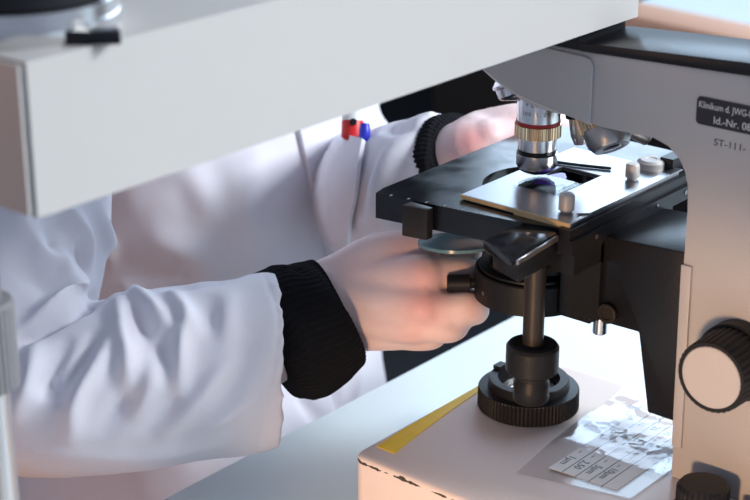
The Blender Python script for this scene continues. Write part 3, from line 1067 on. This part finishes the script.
folds = [
    # elbow crook of the near sleeve
    ([(82, 275), (62, 305), (36, 322)], .0075, .0085), ([(20, 341), (50, 324), (78, 311)], -.0070, .0050), ([(95, 300), (80, 311)], -.005, .006),
    ([(72, 212), (84, 238), (88, 262)], .0045, .007), ([(82, 245), (83, 275)], -.0055, .0050), ([(52, 235), (40, 250), (62, 262), (66, 285)], .0038, .007),
    ([(58, 226), (46, 240), (56, 256)], -.003, .006), ([(10, 210), (30, 240)], .004, .010), ([(20, 262), (50, 290)], -.003, .008), ([(100, 215), (112, 262)], .003, .008),
    # folds running down the forearm
    ([(128, 288), (150, 307), (170, 329)], .0042, .0060), ([(118, 300), (127, 345), (127, 385)], .0045, .0065), ([(138, 310), (146, 345)], -.0040, .0070),
    ([(172, 294), (195, 327)], .0038, .0060), ([(188, 318), (181, 347), (180, 392)], .0040, .0060), ([(165, 335), (160, 372)], -.0036, .0070),
    ([(205, 300), (215, 335)], -.0025, .007), ([(230, 296), (222, 340)], .0022, .008),
    ([(112, 338), (78, 393), (70, 434)], .0042, .0070), ([(95, 340), (62, 392)], -.0040, .0060), ([(66, 346), (47, 383), (57, 394)], -.0045, .0060),
    ([(34, 345), (30, 380), (12, 415)], .0040, .0070), ([(163, 356), (135, 410)], .0038, .0070), ([(148, 380), (105, 425)], -.0032, .0080),
    ([(230, 363), (167, 430)], .0034, .0070), ([(205, 375), (150, 428)], -.0026, .0080), ([(247, 400), (200, 433)], .0026, .0070),
    ([(250, 340), (225, 400)], -.0018, .009), ([(40, 452), (140, 458), (230, 440)], .0016, .008),
    # hem stitching of the near sleeve
    ([(263, 272), (279, 330), (258, 448)], -.0007, .0018),
    # front of the coat and far sleeve
    ([(125, 268), (180, 284), (240, 274)], -.0030, .012), ([(190, 170), (215, 215)], .003, .014), ([(235, 165), (245, 230)], .0025, .014), ([(160, 240), (205, 258)], .0030, .012),
    ([(375, 168), (350, 215)], -.004, .010), ([(396, 150), (366, 205)], .005, .012), ([(420, 140), (395, 190)], -.003, .010), ([(385, 122), (405, 128)], -.0035, .008), ([(432, 128), (412, 180)], .003, .010),
    ([(300, 395), (320, 420)], -.004, .008), ([(335, 355), (338, 410)], -.006, .006), ([(355, 350), (352, 395)], .004, .010),
]
disp = np.zeros(len(co))
for pts, amp, wid in folds:
    L = sum(math.dist(p, q) for p, q in zip(pts, pts[1:]))
    n = max(8, int(L * .0006 / (wid * .45) / (len(pts) - 1)) + 1)
    S3 = spline([(p[0], p[1]) for p in pts], n) if len(pts) > 2 else [np.array(pts[0]) * (1 - t) + np.array(pts[1]) * t for t in np.linspace(0, 1, n + 6)]
    Q = []
    for i, s in enumerate(S3):
        h = on_cloth(float(s[0]), float(s[1]))
        if h is not None:
            Q.append((np.array(h), math.sin(PI * (0.12 + .76 * i / (len(S3) - 1)))))
    if not Q:
        continue
    C = np.array([q[0] for q in Q]); W = np.array([q[1] for q in Q])
    lo, hi = C.min(0) - 3 * wid, C.max(0) + 3 * wid
    idx = np.where(((co > lo) & (co < hi)).all(1))[0]
    if len(idx) == 0:
        continue
    wid *= .85
    D = ((co[idx][:, None, :] - C[None]) ** 2).sum(2)
    g = (np.exp(-D / (wid * wid)) * W[None]).max(1)
    disp[idx] += 1.7 * amp * g
# loose drape everywhere
for i in range(len(co)):
    p = co[i]
    disp[i] += .0022 * noise.noise(V((p[0] * 22, p[1] * 22, p[2] * 14))) + .0007 * noise.noise(V((p[0] * 60, p[1] * 60, p[2] * 45)))
co2 = co + no * disp[:, None]
coat_me.vertices.foreach_set('co', co2.ravel())
coat_me.update()
bt = BVHTree.FromPolygons([V(c) for c in co2], [tuple(p.vertices) for p in coat_me.polygons])
coat = obj('lab_coat', coat_me, coatm, PER, sharp=180)


def cloth_patch(corners, nu, nv, off, th):
    """patch of cloth lying on the coat between four corners (bilinear)"""
    a, b, c, d = [V((*q, 0)) for q in corners]
    top, bot = [], []
    for i in range(nu + 1):
        for j in range(nv + 1):
            u, v = i / nu, j / nv
            q = (a * (1 - u) + b * u) * (1 - v) + (d * (1 - u) + c * u) * v
            h = bt.ray_cast(CAM, ray(q.x, q.y).normalized())
            top.append(h[0] + h[1] * off)
            bot.append(h[0] + h[1] * (off - th))
    bm = new()
    vt = [bm.verts.new(p) for p in top]
    vb = [bm.verts.new(p) for p in bot]
    n = nv + 1
    for i in range(nu):
        for j in range(nv):
            q = (i * n + j, (i + 1) * n + j, (i + 1) * n + j + 1, i * n + j + 1)
            bm.faces.new([vt[k] for k in q])
            bm.faces.new([vb[k] for k in q[::-1]])
    rim = [i * n for i in range(nu + 1)] + [nu * n + j for j in range(1, n)] + [i * n + nv for i in range(nu - 1, -1, -1)] + [j for j in range(nv - 1, 0, -1)]
    for k in range(len(rim)):
        p, q = rim[k], rim[(k + 1) % len(rim)]
        bm.faces.new((vt[q], vt[p], vb[p], vb[q]))
    return bm


bm = cloth_patch([(287, 92), (350, 92), (352, 262), (326, 262)], 16, 24, .0042, .006)
obj('front_flap', bm, coatm, PER, sharp=60)
bm = cloth_patch([(335, 137), (369, 144), (354, 232), (336, 236)], 8, 14, .0058, .003)
obj('breast_pocket', bm, coatm, PER, sharp=60)


# knitted sweater cuffs
def cuff(pts, ribs=60):
    S = spline(pts, 8)
    rings = []
    n = ribs * 6
    x = V((0, 0, 1))
    for i, s in enumerate(S):
        t = V((S[min(i + 1, len(S) - 1)] - S[max(i - 1, 0)])[:3]).normalized()
        xx = (x - t * x.dot(t)).normalized(); yy = t.cross(xx)
        ring = []
        for k in range(n):
            a = 2 * PI * k / n
            r = s[3] + .0004 * math.cos(ribs * a) + .0014 * noise.noise(V((a * 2, i * .25, 5)))
            ring.append(V(s[:3]) + (xx * math.cos(a) + yy * math.sin(a)) * r)
        rings.append(ring)
    bm = new()
    loft(bm, rings)
    return bm


obj('sweater_cuff', cuff([A(268, 348, .972, .034), A(286, 337, .975, .0400), A(312, 324, .978, .0390), A(329, 312, .982, .0335), A(337, 308, .983, .0290)]), knit, PER, label='black ribbed knit cuff')
obj('sweater_cuff', cuff([A(436, 176, 1.055, .030), A(450, 170, 1.043, .0325), A(463, 164, 1.033, .0325), A(467, 162, 1.030, .028)]), knit, PER, label='black knit cuff of the far arm')
# trousers and shoes below the table, out of sight
for s, tx in ((-1, -.03), (1, .155)):
    bm = new()
    limb(bm, [(tx, .02, -.235, .07), (tx, -.05, -.26, .062), (tx, -.06, -.40, .055), (tx, -.04, -.66, .045)], 20)
    obj('trouser_leg', bm, trouser, PER)
    bm = new()
    limb(bm, [(tx, -.01, -Z0 + .042, .042), (tx, -.09, -Z0 + .038, .038), (tx, -.19, -Z0 + .030, .030)], 16)
    obj('shoe', bm, shoem, PER)
STL = thing('stool', (.11, .40, -Z0), 'round black stool under the seated person in the lab coat', 'stool')
obj('seat', lathe(new(), (.11, .40, 0), [(-.43, .15), (-.425, .165), (-.385, .165), (-.375, .15), (-.375, 0)], seg=40), black, STL)
obj('column', lathe(new(), (.11, .40, 0), [(-Z0 + .03, .02), (-.43, .02)], seg=24), polem, STL)
obj('base_plate', lathe(new(), (.11, .40, 0), [(-Z0, .2), (-Z0 + .015, .2), (-Z0 + .035, .04)], seg=40), polem, STL)


# pens in the breast pocket
def pen(name, x, y0, y1, r, m, label, extra):
    h = bt.ray_cast(CAM, ray(x, 145).normalized())
    d = (h[0] - CAM).dot(FW) + .0052
    a, b = at(x - 1, y1, d), at(x, y0, d)
    axis = (b - a).normalized()
    L = (b - a).length
    t = thing(name, a, label, 'pen')
    obj('barrel', lathe(new(), a, [(0, r * .7), (.002, r), (L - .004, r), (L - .003, r * .96)], axis, 28), m, t)
    extra(t, a, axis, L, r)
    return t


def red_extra(t, a, ax_, L, r):
    obj('end_cap', lathe(new(), a, [(L - .003, r), (L + .004, r), (L + .0065, r * .7), (L + .0068, 0)], ax_, 28), whitep, t, label='white end')
    side = (-FW + RT * .05); side = (side - ax_ * side.dot(ax_)).normalized()
    obj('grip_mark', lathe(new(), a + ax_ * (L * .72) + side * (r - .0006), [(0, .0024), (.0012, .0022), (.0014, 0)], side, 20), black, t, label='black oval mark')


def blue_extra(t, a, ax_, L, r):
    obj('end_cap', lathe(new(), a, [(L - .003, r), (L + .001, r * .8), (L + .0013, 0)], ax_, 24), bluem, t)


pen('red_pen', 353, 116, 140, .0072, redp, 'red pen with a white end in the breast pocket of the lab coat', red_extra)
pen('blue_pen', 365, 125, 143, .0036, bluem, 'thin blue pen right of the red pen in the breast pocket', blue_extra)

# teal glass filter held between the fingers, under the stage
FC_ = at(456, 243, .957)
fx, fy = RT, (FH + V((0, 0, .06))).normalized()
fn = (FH * .125 + V((0, 0, .99))).normalized()
bm = new()
lathe(bm, FC_, [(-.0011, .0210), (-.0009, .0216), (.0009, .0216), (.0011, .0210)], fn, 72)
flt = obj('glass_filter', bm, tealm, origin=FC_, sharp=30)
setp(flt, 'round teal glass filter held by the fingers below the black stage', 'filter')

# ================================================================== LIGHT
w = bpy.data.worlds.new('daylight')
SC.world = w
w.use_nodes = True
bg = w.node_tree.nodes['Background']
bg.inputs[0].default_value = (0.58, 0.68, 0.90, 1)
bg.inputs[1].default_value = 0.43


def area(name, loc, target, size, power, col, sy=None):
    l = bpy.data.lights.new(name, 'AREA')
    l.energy = power; l.color = col; l.size = size
    if sy:
        l.shape = 'RECTANGLE'; l.size_y = sy
    o = bpy.data.objects.new(name, l)
    COL.objects.link(o)
    o.location = V(loc) + V((0, 0, Z0))
    o.rotation_euler = (V(target) - V(loc)).to_track_quat('-Z', 'Y').to_euler()
    return o


area('daylight_from_side_window', (0.9, -1.75, 1.45), (0.05, .2, .1), 0.8, 84, (0.90, 0.95, 1.0))
sp = bpy.data.lights.new('desk_lamp', 'SPOT')
sp.energy = 14.5; sp.color = (1.0, 0.61, 0.33); sp.spot_size = math.radians(43); sp.spot_blend = .35; sp.shadow_soft_size = .03
so = bpy.data.objects.new('desk_lamp', sp)
COL.objects.link(so)
so.location = V((-.66, -.26, .105)) + V((0, 0, Z0))
so.rotation_euler = (V((-.05, -.115, -.02)) - V((-.66, -.26, .105))).to_track_quat('-Z', 'Y').to_euler()

s2 = bpy.data.lights.new('warm_side_lamp', 'SPOT')
s2.energy = 4.0; s2.color = (1.0, 0.45, 0.18); s2.spot_size = math.radians(34); s2.spot_blend = .5; s2.shadow_soft_size = .03
s2o = bpy.data.objects.new('warm_side_lamp', s2)
COL.objects.link(s2o)
s2o.location = V((-.74, .50, .30)) + V((0, 0, Z0))
s2o.rotation_euler = (V((-.376, .02, .31)) - V((-.74, .50, .30))).to_track_quat('-Z', 'Y').to_euler()

s3 = bpy.data.lights.new('warm_sleeve_fill', 'POINT')  # unseen fill light added to warm the lower sleeve and lap
s3.energy = 1.0; s3.color = (1.0, 0.46, 0.20); s3.shadow_soft_size = .04
s3o = bpy.data.objects.new('warm_sleeve_fill', s3)
COL.objects.link(s3o)
s3o.location = V((-.40, .235, -.15)) + V((0, 0, Z0))

# ================================================================== CAMERA
cd_ = bpy.data.cameras.new('camera')
cd_.sensor_width = 36
cd_.lens = F_PX / 750 * 36
cd_.clip_start = .02
cd_.dof.use_dof = True
cd_.dof.focus_distance = 0.925
cd_.dof.aperture_fstop = 11
co_ = bpy.data.objects.new('camera', cd_)
COL.objects.link(co_)
M = Matrix((RT, UP, -FW)).transposed().to_4x4()
M.translation = CAM + V((0, 0, Z0))
co_.matrix_world = M
SC.camera = co_

SC.view_settings.view_transform = 'Standard'
SC.view_settings.look = 'None'
SC.view_settings.gamma = 1
SC.view_settings.use_curve_mapping = False
SC.view_settings.exposure = 0.08
